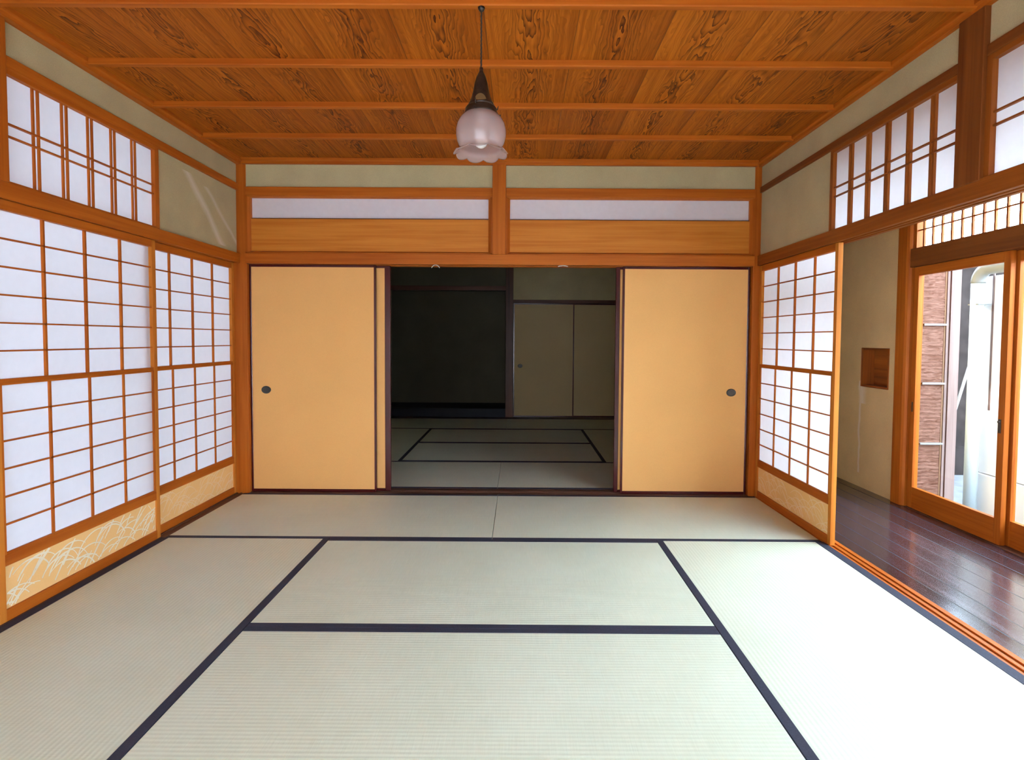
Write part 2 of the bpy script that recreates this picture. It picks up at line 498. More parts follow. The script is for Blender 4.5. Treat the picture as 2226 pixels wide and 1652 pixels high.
# ------------------------------------------------------------------ mesh helpers
class MB:
    """collects boxes, tubes and lathes into one mesh"""
    def __init__(self):
        self.v, self.f, self.mi, self.sm = [], [], [], []
    def box(self, x0, x1, y0, y1, z0, z1, mi=None):
        x0, x1 = sorted((x0, x1)); y0, y1 = sorted((y0, y1)); z0, z1 = sorted((z0, z1))
        if mi is None:
            d = (x1-x0, y1-y0, z1-z0)
            mi = d.index(max(d))
        b = len(self.v)
        self.v += [(x0, y0, z0), (x1, y0, z0), (x1, y1, z0), (x0, y1, z0), (x0, y0, z1), (x1, y0, z1), (x1, y1, z1), (x0, y1, z1)]
        for q in ((0, 3, 2, 1), (4, 5, 6, 7), (0, 1, 5, 4), (1, 2, 6, 5), (2, 3, 7, 6), (3, 0, 4, 7)):
            self.f.append(tuple(b+i for i in q)); self.mi.append(mi); self.sm.append(False)
        return self
    def quad(self, pts, mi=0):
        b = len(self.v)
        self.v += pts
        self.f.append(tuple(range(b, b+len(pts)))); self.mi.append(mi); self.sm.append(False)
        return self
    def prism(self, prof, axis, a0, a1, mi=0):
        """closed profile (list of 2-D points) extruded along an axis"""
        def P(p, a):
            return {0: (a, p[0], p[1]), 1: (p[0], a, p[1]), 2: (p[0], p[1], a)}[axis]
        b = len(self.v); n = len(prof)
        self.v += [P(p, a0) for p in prof] + [P(p, a1) for p in prof]
        for i in range(n):
            j = (i+1) % n
            self.f.append((b+i, b+j, b+n+j, b+n+i)); self.mi.append(mi); self.sm.append(False)
        self.f.append(tuple(b+i for i in range(n))[::-1]); self.mi.append(mi); self.sm.append(False)
        self.f.append(tuple(b+n+i for i in range(n))); self.mi.append(mi); self.sm.append(False)
        return self
    def tube(self, pts, r, n=12, mi=0, cap=True):
        pts = [Vector(p) for p in pts]
        rs = r if isinstance(r, (list, tuple)) else [r]*len(pts)
        b = len(self.v)
        prev = None
        for i, p in enumerate(pts):
            d = (pts[min(i+1, len(pts)-1)] - pts[max(i-1, 0)]).normalized()
            if prev is None:
                a = Vector((0, 0, 1)) if abs(d.z) < 0.9 else Vector((1, 0, 0))
                u = d.cross(a).normalized()
            else:
                u = (prev - d*prev.dot(d)).normalized()
            prev = u
            v = d.cross(u)
            for k in range(n):
                t = 2*PI*k/n
                q = p + (u*math.cos(t) + v*math.sin(t))*rs[i]
                self.v.append(tuple(q))
        for i in range(len(pts)-1):
            for k in range(n):
                k2 = (k+1) % n
                self.f.append((b+i*n+k, b+i*n+k2, b+(i+1)*n+k2, b+(i+1)*n+k)); self.mi.append(mi); self.sm.append(True)
        if cap:
            self.f.append(tuple(b+k for k in range(n))[::-1]); self.mi.append(mi); self.sm.append(False)
            e = b+(len(pts)-1)*n
            self.f.append(tuple(e+k for k in range(n))); self.mi.append(mi); self.sm.append(False)
        return self
    def lathe(self, prof, n=48, mi=0, wob=None, cap=False, sx=1, sy=1):
        """prof: (r, z) list; wob(i, t) -> (dr, dz)"""
        b = len(self.v)
        for i, (r, z) in enumerate(prof):
            for k in range(n):
                t = 2*PI*k/n
                dr, dz = wob(i, t) if wob else (0, 0)
                self.v.append(((r+dr)*math.cos(t)*sx, (r+dr)*math.sin(t)*sy, z+dz))
        for i in range(len(prof)-1):
            for k in range(n):
                k2 = (k+1) % n
                self.f.append((b+i*n+k, b+i*n+k2, b+(i+1)*n+k2, b+(i+1)*n+k)); self.mi.append(mi); self.sm.append(True)
        if cap:
            self.f.append(tuple(b+k for k in range(n))); self.mi.append(mi); self.sm.append(False)
            e = b+(len(prof)-1)*n
            self.f.append(tuple(e+k for k in range(n))); self.mi.append(mi); self.sm.append(False)
        return self
    def build(self, name, mats, parent=None, bevel=0.0, loc=None, origin=None):
        """origin: world point the mesh is re-centred on (vertices given in the parent's space)"""
        me = bpy.data.meshes.new(name)
        if not isinstance(mats, (list, tuple)):
            mats = [mats]
        vs = self.v
        if origin is not None:
            vs = [(x-origin[0], y-origin[1], z-origin[2]) for x, y, z in vs]
        me.from_pydata(vs, [], self.f)
        for m in mats:
            me.materials.append(m)
        nm = len(mats)
        for p, i, s in zip(me.polygons, self.mi, self.sm):
            p.material_index = i if i < nm else 0
            p.use_smooth = s
        bm = bmesh.new(); bm.from_mesh(me)
        bmesh.ops.recalc_face_normals(bm, faces=bm.faces)
        bm.to_mesh(me); bm.free()
        o = bpy.data.objects.new(name, me)
        C.objects.link(o)
        if origin is not None:
            o.location = origin
        if loc is not None:
            o.location = loc
        if parent is not None:
            o.parent = parent
        if bevel:
            md = o.modifiers.new('bevel', 'BEVEL')
            md.width = bevel; md.segments = 2; md.limit_method = 'ANGLE'; md.angle_limit = 0.6
            md.harden_normals = False
        return o

def B(*a, **k):
    return MB().box(*a, **k)

def tag(o, label=None, cat=None, group=None, kind=None):
    if label: o['label'] = label
    if cat: o['category'] = cat
    if group: o['group'] = group
    if kind: o['kind'] = kind
    return o

def empty(name, loc, label=None, cat=None, group=None, kind=None):
    o = bpy.data.objects.new(name, None)
    C.objects.link(o)
    o.location = loc
    o.empty_display_size = 0.1
    return tag(o, label, cat, group, kind)

def struct(name, mb, mats, label, cat, bevel=0.0):
    xs = [v[0] for v in mb.v]; ys = [v[1] for v in mb.v]; zs = [v[2] for v in mb.v]
    org = ((min(xs)+max(xs))/2, (min(ys)+max(ys))/2, min(zs))
    return tag(mb.build(name, mats, bevel=bevel, origin=org), label, cat, kind='structure')
def struct0(name, mb, mats, label, cat, bevel=0.0):
    """origin kept at the world origin: its material is laid out in room coordinates"""
    return tag(mb.build(name, mats, bevel=bevel), label, cat, kind='structure')

WOOD, PALE, DARKW, OLD = M['wood'], M['pale_wood'], M['dark_wood'], M['old_wood']
TRIM = [0]
def trim(mb, mats, label, cat='beam', bevel=0.003):
    TRIM[0] += 1
    return struct('trim_%d' % TRIM[0], mb, mats, label, cat, bevel)

# ------------------------------------------------------------------ levels
ZK, ZKT = 1.705, 1.772        # lintel underside / top
ZT0, ZT1 = 1.780, 2.210       # transom paper
ZB0, ZB1 = 2.232, 2.282       # upper rail
ZC = 2.420                    # underside of ceiling moulding
ZCB = 2.461                   # ceiling boards
YR = -4.80                    # wall behind the camera
EX = 4.81                     # inner face of the veranda's outer wall
EF = -0.012                   # veranda floor level

# ------------------------------------------------------------------ floors, ceilings
struct('floor', B(-0.10, 3.90, YR, 4.9, -0.30, -0.056), M['subfloor'], 'plain subfloor boards carrying the tatami mats', 'floor')
fl2 = MB().box(3.90, 4.93, YR, 2.6, -0.10, EF)
struct0('floor_veranda', fl2, M['planks'], 'dark polished plank floor of the veranda beyond the sliding screens', 'floor')

ce = empty('ceiling', (1.9, -1.9, ZCB), 'amber cedar board ceiling with flame grain and slim battens', 'ceiling', kind='structure')
o = MB().box(-0.10, 3.93, YR-0.1, 0.10, ZCB, ZCB+0.03).build('boards', M['ceiling'])
o.location = (0, 0, 0)
o.parent = ce; o.matrix_parent_inverse = Matrix.Translation(-ce.location)
bb = MB().prism([(-0.0165, 0), (-0.0165, 0.025), (0.0165, 0.025), (0.0165, 0), (0.0125, -0.004), (-0.0125, -0.004)], 0, -1.88, 1.90, 0)
b0 = None
for k in range(1, 10):
    if b0 is None:
        b0 = bb.build('batten', WOOD)
        b = b0
    else:
        b = b0.copy(); C.objects.link(b)
    b.location = (0, -0.4785*k+1.9, 2.436-ZCB)
    b.parent = ce
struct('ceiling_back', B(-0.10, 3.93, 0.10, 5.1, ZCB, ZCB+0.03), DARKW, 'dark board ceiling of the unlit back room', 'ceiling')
struct('ceiling_veranda', B(3.93, 4.93, YR-0.1, 2.6, 2.35, 2.40), DARKW, 'board ceiling over the veranda', 'ceiling')

# ceiling moulding
def moulding(axis, a0, a1, wall, sgn, label):
    pr = [(wall, ZC), (wall+sgn*0.050, ZC), (wall+sgn*0.050, ZC+0.016), (wall+sgn*0.064, ZC+0.022), (wall+sgn*0.064, ZCB), (wall, ZCB)]
    trim(MB().prism(pr, axis, a0, a1, 1 if axis == 1 else 0), WOOD, label, 'ceiling moulding', 0.002)
moulding(1, YR, 0.02, -0.03, 1, 'orange ceiling moulding above the long wall of paper screens')
moulding(1, YR, 0.02, 3.85, -1, 'orange ceiling moulding on the veranda side')
moulding(0, 0.034, 3.786, 0.05, -1, 'orange ceiling moulding above the ochre sliding doors')

# ------------------------------------------------------------------ posts
trim(B(-0.065, 0.055, 0.02, 0.14, -0.056, ZCB, mi=2), WOOD, 'corner post between the long screens and the ochre doors', 'post')
trim(B(3.775, 3.895, 0.02, 0.14, -0.056, ZCB, mi=2), WOOD, 'corner post between the ochre doors and the veranda screen', 'post')
trim(B(1.860, 1.958, -0.012, 0.10, ZKT, ZC, mi=2), WOOD, 'short red-brown post between the two long white transoms', 'post')
trim(B(-0.09, 0.010, -1.970, -1.850, ZKT, ZC, mi=2), WOOD, 'short post dividing the transoms above the long wall of paper screens', 'post')
trim(B(3.800, 3.90, -1.966, -1.840, ZKT, ZC, mi=2), DARKW, 'dark short post between the transoms on the veranda side', 'post')  # darker wood colour stands in for the backlit shade
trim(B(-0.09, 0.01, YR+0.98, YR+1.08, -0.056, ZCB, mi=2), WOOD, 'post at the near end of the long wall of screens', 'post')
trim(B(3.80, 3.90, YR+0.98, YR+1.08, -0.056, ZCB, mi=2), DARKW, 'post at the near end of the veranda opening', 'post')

# ------------------------------------------------------------------ sills and lintels
def grooved(axis, a0, a1, lo, hi, grooves, zface, zother, down):
    """beam with grooves in its lower (down) or upper face; profile across the beam"""
    d = 0.006 if down else -0.006
    pr = [(lo, zother), (lo, zface)]
    for g0, g1 in grooves:
        pr += [(g0, zface), (g0, zface+d), (g1, zface+d), (g1, zface)]
    pr += [(hi, zface), (hi, zother)]
    return MB().prism(pr, axis, a0, a1, 1 if axis == 1 else 0)
trim(grooved(1, -3.82, 0.02, -0.095, 0.006, [(-0.072, -0.052), (-0.032, -0.012)], ZK, ZKT, True), WOOD, 'lintel over the long row of paper screens', 'lintel', 0.0015)
trim(grooved(1, -3.82, 0.02, 3.806, 3.905, [(3.828, 3.846), (3.862, 3.880)], ZK, ZKT+0.006, True), M['backlit_wood'], 'grooved lintel over the veranda opening', 'lintel', 0.0015)  # amber wood with its backlit shade in the colour
trim(grooved(0, 0.055, 3.775, -0.004, 0.165, [(0.050, 0.072), (0.086, 0.108)], ZK-0.006, ZKT, True), WOOD, 'lintel over the ochre sliding doors', 'lintel', 0.0015)
trim(grooved(1, -3.82, 0.02, -0.095, 0.0, [(-0.072, -0.052), (-0.032, -0.012)], -0.001, -0.056, False), OLD, 'dark sill under the long row of paper screens', 'sill', 0.001)
trim(grooved(1, -3.82, 0.02, 3.816, 3.905, [(3.828, 3.846), (3.862, 3.880)], 0.001, -0.056, False), WOOD, 'orange grooved sill along the veranda', 'sill', 0.001)
trim(grooved(0, 0.055, 3.775, 0.002, 0.172, [(0.050, 0.072), (0.086, 0.108)], 0.0, -0.056, False), OLD, 'dark sill under the ochre sliding doors', 'sill', 0.001)
trim(MB().box(0.0005, 0.021, -0.932, 0.0, -0.056, -0.001), OLD, 'dark filler strip beside the farthest mat on the screen side', 'sill', 0)
# upper rails
trim(B(-0.055, -0.002, -1.850, 0.02, ZB0, ZB1), WOOD, 'upper rail over the plaster and transom beside the ochre doors', 'rail')
trim(B(3.812, 3.86, -1.840, 0.02, ZB0, ZB1-0.008), DARKW, 'upper rail over the veranda-side transom', 'rail')  # shade of the backlit side painted in as darker wood
trim(B(0.055, 1.860, 0.004, 0.06, 2.192, 2.256), WOOD, 'upper rail over the first long white transom', 'rail')
trim(B(1.958, 3.775, 0.004, 0.06, 2.192, 2.256), WOOD, 'upper rail over the second long white transom', 'rail')

# ------------------------------------------------------------------ plaster walls
struct0('wall_left', MB().box(-0.08, -0.016, -1.850, 0.02, ZB1, ZC).box(-0.08, -0.018, -0.885, 0.02, ZKT, ZB0)
        .box(-0.08, -0.016, -3.72, -1.970, ZB1, ZC).box(-0.08, -0.018, -3.72, -2.92, ZKT, ZB1)
        .box(-0.08, -0.018, YR, -3.82, -0.056, ZCB).box(-0.08, -0.030, -3.82, -3.72, ZKT, ZCB),
        M['plaster_scuffed'], 'sand-coloured plaster above the long row of paper screens', 'wall')
trim(MB().box(-0.06, -0.004, -3.72, -1.970, ZB0, ZB1), WOOD, 'upper rail over the transom nearest the camera on the screen wall', 'rail')
struct0('wall_right', MB().box(3.824, 3.88, -1.840, 0.02, ZB1-0.008, ZC).box(3.826, 3.88, -0.905, 0.02, ZKT+0.006, ZB0)
        .box(3.824, 3.88, -3.72, -1.966, ZB1-0.008, ZC).box(3.826, 3.88, -3.72, -2.92, ZKT+0.006, ZB1)
        .box(3.826, 3.88, YR, -3.82, -0.056, ZCB).box(3.84, 3.88, -3.82, -3.72, ZKT, ZCB),
        M['plaster'], 'sand-coloured plaster over the veranda opening', 'wall')
trim(MB().box(3.812, 3.87, -3.72, -1.966, ZB0, ZB1-0.008), DARKW, 'upper rail over the transom nearest the camera on the veranda side', 'rail')  # wood darkened like the backlit rail beyond the short post
struct0('wall_back', MB().box(0.055, 1.860, 0.022, 0.08, 2.256, ZC).box(1.958, 3.775, 0.022, 0.08, 2.256, ZC),
        M['plaster'], 'narrow sand-coloured plaster strip above the long white transoms', 'wall')
struct0('wall_front', MB().box(-0.10, 0.5, YR-0.10, YR, -0.1, ZCB).box(2.9, 4.93, YR-0.10, YR, -0.1, ZCB).box(0.5, 2.9, YR-0.10, YR, 1.72, ZCB), M['plaster'], 'plaster wall behind the viewer with a wide opening added for fill light', 'wall')  # opening made for the light it lets in
trim(MB().box(-1.0, 6.0, YR-1.3, YR-0.10, 2.52, 2.58), M['roof'], 'eave behind the viewer', 'eave', 0)

# ------------------------------------------------------------------ tatami mats
def uv_along_x(o):
    me = o.data
    uv = me.uv_layers.new(name='UVMap')
    for l in me.loops:
        v = me.vertices[l.vertex_index].co
        uv.data[l.index].uv = (v.x, v.y)
MATP = {}
def tatami_mat(cx, cy, sx, sy, label, group, bl=0.031, br=0.031):
    """sx, sy full size; the borders run along the long sides"""
    rot = sx > sy
    L, Wd = (sx, sy) if rot else (sy, sx)
    L -= 0.003; Wd -= 0.002
    root = empty('tatami_mat', (cx, cy, 0), label, 'tatami mat', group)
    if rot: root.rotation_euler = (0, 0, PI/2)
    key = (round(L, 3), round(Wd, 3), bl, br)
    if key not in MATP:
        a = MB().box(-Wd/2+0.001, Wd/2-0.001, -L/2, L/2, -0.055, 0.0, mi=0).build('rush_cover', M['tatami'], root, bevel=0.0015)
        uv_along_x(a)
        bs = []
        for s in (-1, 1):
            e = s*Wd/2
            bs.append(MB().box(e, e-s*(bl if s < 0 else br), -L/2+0.0005, L/2-0.0005, -0.05, 0.0016, mi=0).build('cloth_border', M['heri'], root, bevel=0.001))
        MATP[key] = [a]+bs
    else:
        for p in MATP[key]:
            c = p.copy(); C.objects.link(c); c.parent = root
    return root
XA, XB, XM, XCc, XD = 0.022, 0.973, 1.910, 2.860, 3.814
WW = 0.955
R1, R2 = -0.934, -1.930
GM = 'tatami mats of the bright room'
def mat_rect(x0, x1, y0, y1, label, g, bl=0.031, br=0.031): tatami_mat((x0+x1)/2, (y0+y1)/2, x1-x0, y1-y0, label, g, bl, br)
mat_rect(XA, XM, R1, 0, 'tatami mat in front of the closed ochre door by the long paper screens', GM)
mat_rect(XM, XD, R1, 0, 'tatami mat in front of the ochre door nearest the veranda', GM)
mat_rect(0.002, XB, -3*WW, R1, 'tatami mat lying lengthwise along the long wall of paper screens', GM, 0.042, 0.035)
mat_rect(XCc, 3.820, -3*WW, R1, 'glaring white sunlit tatami mat along the veranda sill', GM, 0.035, 0.048)
mat_rect(XB, XCc, R2, R1, 'farther of the two crosswise tatami mats in the middle of the bright room', GM)
mat_rect(XB, XCc, -3*WW, R2, 'nearer of the two crosswise tatami mats in the middle of the bright room', GM)
mat_rect(XA, XM, -4*WW, -3*WW, 'tatami mat under the viewer on the paper screen side', GM)
mat_rect(XM, XD, -4*WW, -3*WW, 'tatami mat under the viewer on the veranda side', GM)
mat_rect(XA, XM, -5*WW, -4*WW, 'tatami mat behind the viewer on the paper screen side', GM)
mat_rect(XM, XD, -5*WW, -4*WW, 'tatami mat behind the viewer on the veranda side', GM)
Y2 = 0.174
GB = 'tatami mats of the unlit back room'
mat_rect(XA, XM-0.01, Y2, Y2+WW, 'first tatami mat beyond the dark sill on the alcove side', GB)
mat_rect(XM-0.01, XD, Y2, Y2+WW, 'first tatami mat beyond the dark sill on the closet side', GB)
mat_rect(XA, XB-0.02, Y2+WW, Y2+3*WW, 'dim lengthwise tatami mat of the back room in front of the alcove end', GB)
mat_rect(XCc, XD, Y2+WW, Y2+3*WW, 'dim lengthwise tatami mat of the back room on the veranda side', GB)
mat_rect(XB-0.02, XCc, Y2+WW, Y2+2*WW, 'nearer of the two crosswise tatami mats in the unlit back room', GB)
mat_rect(XB-0.02, XCc, Y2+2*WW, Y2+3*WW, 'farther of the two crosswise tatami mats in the unlit back room', GB)
mat_rect(XA, XM, Y2+3*WW, Y2+4*WW, 'tatami mat directly before the dark alcove', GB)
mat_rect(XM, XD, Y2+3*WW, Y2+4*WW, 'tatami mat directly before the closet doors', GB)

# ------------------------------------------------------------------ shoji screens
def arcs_into(mb, y0, y1, z0, z1, x, sgn, n, mi, rnd, th=0.0045, low=False):
    """thin raised blades of pampas grass, curved, lying on the hip board"""
    for i in range(n):
        py = y0 - 0.12 + (y1-y0+0.10)*((i*0.618034+0.13) % 1.0) + rnd.uniform(-0.02, 0.02)
        pz = z0 + (((i*0.754877+0.3) % 1.0)**(1.5 if low else 1.0))*(z1-z0)*0.95 - 0.04
        ln = rnd.uniform(0.15, 0.27); a = rnd.uniform(0.85, 1.25)
        bend = rnd.uniform(-10.5, -7.0)
        side = 1 if i % 5 else -1
        if i % 3 == 0:
            bend = rnd.uniform(-2.0, -0.8); a = rnd.uniform(0.75, 1.05); side = 1; ln = rnd.uniform(0.12, 0.22)
        pts = []
        m = 12
        for k in range(m+1):
            pts.append((py, pz, a))
            py += side*math.cos(a)*ln/m; pz += math.sin(a)*ln/m
            a += bend*ln/m
        last = None
        for k in range(m+1):
            y, z, aa = pts[k]
            hw = th*0.5*(0.55+0.45*math.sin(PI*min(1, (k+1)/(m+1)+0.15)))
            nx, nz = -math.sin(aa)*side, math.cos(aa)
            p = (y+nx*hw, z+nz*hw), (y-nx*hw, z-nz*hw)
            ok = all(y0+0.002 < q[0] < y1-0.002 and z0+0.002 < q[1] < z1-0.002 for q in p)
            if ok and last:
                zz = x+sgn*(0.0004+0.000012*i)
                mb.quad([(zz, last[0][0], last[0][1]), (zz, last[1][0], last[1][1]), (zz, p[1][0], p[1][1]), (zz, p[0][0], p[0][1])], mi)
            last = p if ok else None

def shoji(xf, s, y0, y1, label, group, seed, pull=None, nar=150, faint=False):
    """xf: room-side face of the frame, s: +1 when the room lies toward +X; y0<y1 outer edges."""
    root = empty('shoji_screen', (xf-s*0.014, (y0+y1)/2, 0.0), label, 'sliding screen', group)
    ox, oy = root.location.x, root.location.y
    def part(mb, name, mats, parent=root, bevel=0.0015):
        mb.v = [(x-ox, y-oy, z) for x, y, z in mb.v]
        return mb.build(name, mats, parent, bevel=bevel)
    xb = xf-s*0.028
    sw = 0.030
    z_b, z_h0, z_h1, z_g0, z_m0, z_m1, z_t, z_top = 0.0, 0.048, 0.226, 0.272, 0.968, 0.984, 1.662, 1.703
    part(B(xf, xb, y0, y0+sw, z_b, z_top, mi=2), 'stile', PALE)
    part(B(xf, xb, y1-sw, y1, z_b, z_top, mi=2), 'stile', PALE)
    yi0, yi1 = y0+sw, y1-sw
    part(B(xf, xb, yi0, yi1, z_t, z_top, mi=1), 'top_rail', WOOD)
    part(B(xf-s*0.002, xb, yi0, yi1, z_m0, z_m1, mi=1), 'middle_rail', WOOD)
    part(B(xf, xb, yi0, yi1, z_h1, z_g0, mi=1), 'waist_rail', WOOD)
    part(B(xf, xb, yi0, yi1, z_b, z_h0, mi=1), 'bottom_rail', WOOD)
    # upper lattice
    def grid(z0, z1, xa, xc, ya, yb):
        g = MB()
        for k in range(1, 4):
            y = ya+(yb-ya)*k/4
            g.box(xa, xc, y-0.0048, y+0.0048, z0, z1, mi=2)
        for k in range(1, 6):
            z = z0+(z1-z0)*k/6
            g.box(xa, xc, ya, yb, z-0.0034, z+0.0034, mi=1)
        return g
    part(grid(z_m1, z_t, xf-s*0.008, xf-s*0.020, yi0, yi1), 'lattice', WOOD, bevel=0)
    xp = xf-s*0.0205
    part(MB().quad([(xp, yi0-0.004, z_m1-0.004), (xp, yi1+0.004, z_m1-0.004), (xp, yi1+0.004, z_t+0.004), (xp, yi0-0.004, z_t+0.004)]), 'paper', M['paper'], bevel=0)
    # lower sliding sash, sitting a little nearer the room
    fr = MB()
    xs0, xs1 = xf-s*0.001, xf-s*0.012
    fr.box(xs0, xs1, yi0, yi0+0.010, z_g0, z_m0, mi=2).box(xs0, xs1, yi1-0.010, yi1, z_g0, z_m0, mi=2)
    fr.box(xs0, xs1, yi0+0.010, yi1-0.010, z_m0-0.009, z_m0, mi=1).box(xs0, xs1, yi0+0.010, yi1-0.010, z_g0, z_g0+0.009, mi=1)
    sash = part(fr, 'lower_sash', WOOD, bevel=0.0008)
    part(grid(z_g0+0.009, z_m0-0.009, xf-s*0.001, xf-s*0.010, yi0+0.010, yi1-0.010), 'lattice', WOOD, parent=sash, bevel=0)
    xq = xf-s*0.0105
    part(MB().quad([(xq, yi0+0.006, z_g0+0.004), (xq, yi1-0.006, z_g0+0.004), (xq, yi1-0.006, z_m0-0.004), (xq, yi0+0.006, z_m0-0.004)]), 'paper', M['paper'], parent=sash, bevel=0)
    # hip board with pampas pattern
    hb = MB().box(xf-s*0.009, xf-s*0.020, yi0, yi1, z_h0, z_h1, mi=0)
    rnd = random.Random(seed)
    arcs_into(hb, yi0, yi1, z_h0, z_h1, xf-s*0.009, s, nar, 1, rnd, th=0.0072 if not faint else 0.0055, low=faint)
    part(hb, 'hip_board', [M['hip'], M['hip_line_faint'] if faint else M['hip_line']], bevel=0)
    if pull is not None:
        yp = pull
        p = MB().box(xf+s*0.0008, xf-s*0.004, yp-0.008, yp+0.008, 0.70, 0.79, mi=0)
        part(p, 'finger_pull', M['dark_wood'][2], bevel=0.002)
    return root
GL = 'paper screens along the long wall'
XL = -0.008
shoji(XL-0.034, 1, -0.992, 0.018, 'paper shoji screen at the far end, next to the ochre doors', GL, 3, faint=True, nar=60)
shoji(XL, 1, -1.932, -0.924, 'large paper shoji screen with the clearest white grass pattern on its hip board', GL, 5, nar=62)
shoji(XL, 1, -2.944, -1.935, 'paper shoji screen mostly out of frame, only its stile and finger pull showing', GL, 6, pull=-1.952)
shoji(XL-0.034, 1, -3.82, -2.88, 'paper shoji screen behind the viewer on the long wall', GL, 8, faint=True)
shoji(3.825, -1, -0.992, 0.018, 'paper shoji screen slid open against the corner post by the veranda', None, 9, faint=True, nar=60)

# ------------------------------------------------------------------ transoms
WIN = [0]
def side_transom(xf, s, y0, y1, label, mats, frame_only=False):
    """y0<y1 outer edges of the frame between post and plaster"""
    WIN[0] += 1
    root = empty('window_%d' % WIN[0], (xf, (y0+y1)/2, ZKT), label, 'transom window', kind='structure')
    ox, oy, oz = root.location
    def part(mb, name, m, bevel=0.0012):
        mb.v = [(x-ox, y-oy, z-oz) for x, y, z in mb.v]
        return mb.build(name, m, root, bevel=bevel)
    xb = xf-s*0.04
    z0, z1 = ZKT+0.001, ZB0
    jl = 0.022; jr = 0.034
    if s < 0: jl, jr = 0.022, 0.026
    part(B(xf, xb, y0, y0+jl*0.5, z0, z1, mi=2), 'stile', mats)
    part(B(xf, xb, y1-jr, y1, z0, z1, mi=2), 'stile', mats)
    part(B(xf, xb, y0+jl*0.5, y1-jr, ZT1, z1, mi=1), 'top_rail', mats)
    part(B(xf, xb, y0+jl*0.5, y1-jr, z0, ZT0+0.002, mi=1), 'bottom_rail', mats)
    a, b = y0+jl*0.5, y1-jr
    g = MB()
    hd, dp_ = (0.0130, 0.009) if s > 0 else (0.0105, 0.012)
    for k in range(1, 6):
        y = a+(b-a)*k/6
        for d in (-hd, hd):
            g.box(xf-s*(0.022-dp_), xf-s*0.022, y+d-0.0040, y+d+0.0040, ZT0, ZT1, mi=2)
    for z in (2.016, 1.966):
        g.box(xf-s*0.009, xf-s*0.022, a, b, z-0.0034, z+0.0034, mi=1)
    part(g, 'lattice', mats, 0)
    xp = xf-s*0.0225
    part(MB().quad([(xp, a-0.003, ZT0), (xp, b+0.003, ZT0), (xp, b+0.003, ZT1+0.003), (xp, a-0.003, ZT1+0.003)]), 'paper', M['paper'], 0)
side_transom(-0.004, 1, -1.850, -0.885, 'latticed paper transom above the long paper screens, by the scuffed plaster', WOOD)
side_transom(-0.004, 1, -2.92, -1.970, 'latticed paper transom above the screen wall, nearest the viewer', WOOD)
side_transom(3.815, -1, -1.840, -0.905, 'latticed paper transom with six panes over the veranda opening', M['backlit_wood'])  # frame colour includes the shade of the backlit side
side_transom(3.815, -1, -2.92, -1.966, 'latticed paper transom cut by the picture edge, past the dark short post', M['backlit_wood'])

def back_transom(x0, x1, label):
    WIN[0] += 1
    root = empty('window_%d' % WIN[0], ((x0+x1)/2, 0.03, ZKT), label, 'transom window', kind='structure')
    ox, oy, oz = root.location
    def part(mb, name, m, bevel=0.0015):
        mb.v = [(x-ox, y-oy, z-oz) for x, y, z in mb.v]
        return mb.build(name, m, root, bevel=bevel)
    f = 0.030
    yf, yb = 0.010, 0.06
    # mitred frame: bevelled inward
    def mit(p):
        return p
    fr = MB()
    z0, z1 = ZKT, 2.192
    fr.prism([(yf, z0), (yf, z0+0.010), (yf+0.020, z0+0.022), (yb, z0+0.022), (yb, z0)], 0, x0, x1, 0)
    fr.prism([(x0, yf), (x0+0.012, yf), (x0+f, yf+0.020), (x0+f, yb), (x0, yb)], 2, z0+0.002, z1, 2)
    fr.prism([(x1, yf), (x1-0.012, yf), (x1-f, yf+0.020), (x1-f, yb), (x1, yb)], 2, z0+0.002, z1, 2)
    fr.prism([(yf, z1), (yf, z1-0.004), (yf+0.020, z1-0.010), (yb, z1-0.010), (yb, z1)], 0, x0+0.002, x1-0.002, 0)
    part(fr, 'frame', WOOD, 0)
    part(B(x0+0.012, x1-0.012, 0.032, 0.046, z0+0.02, 2.030), 'wood_panel', PALE, 0.001)
    part(B(x0+0.012, x1-0.012, 0.034, 0.056, 2.030, 2.036, mi=0), 'shadow_strip', M['old_wood'], 0.0)  # dark strip painted as the shadow line between panel and paper
    part(B(x0+0.012, x1-0.012, 0.052, 0.056, 2.036, 2.190, mi=0), 'paper', M['paper_opaque'], 0)
M['paper_opaque'] = flat('backed_white_paper', (0.83, 0.82, 0.87), rough=0.9, noise=0.02, nscale=30)
back_transom(0.055, 1.860, 'long white paper transom with a wood panel, over the ochre doors by the long screens')
back_transom(1.958, 3.775, 'long white paper transom with a wood panel, over the ochre doors by the veranda')

WIN[0] += 1
fill_win = empty('window_%d' % WIN[0], (1.6, YR-0.05, 0), 'unseen paper screens added behind the viewer for soft fill light', 'added fill window', kind='structure')  # invented translucent opening, gives the room its soft fill light
MB().quad([(-1.1, 0, 0.0), (1.3, 0, 0.0), (1.3, 0, 1.72), (-1.1, 0, 1.72)]).build('paper', M['paper'], fill_win)
_g = MB()
for _k in range(9):
    _g.box(-1.1+0.3*_k-0.006, -1.1+0.3*_k+0.006, 0.004, 0.02, 0.0, 1.72, mi=2)
for _k in range(9):
    _g.box(-1.1, 1.3, 0.004, 0.018, 0.215*_k-0.004, 0.215*_k+0.004, mi=0)
_g.build('lattice', WOOD, fill_win)
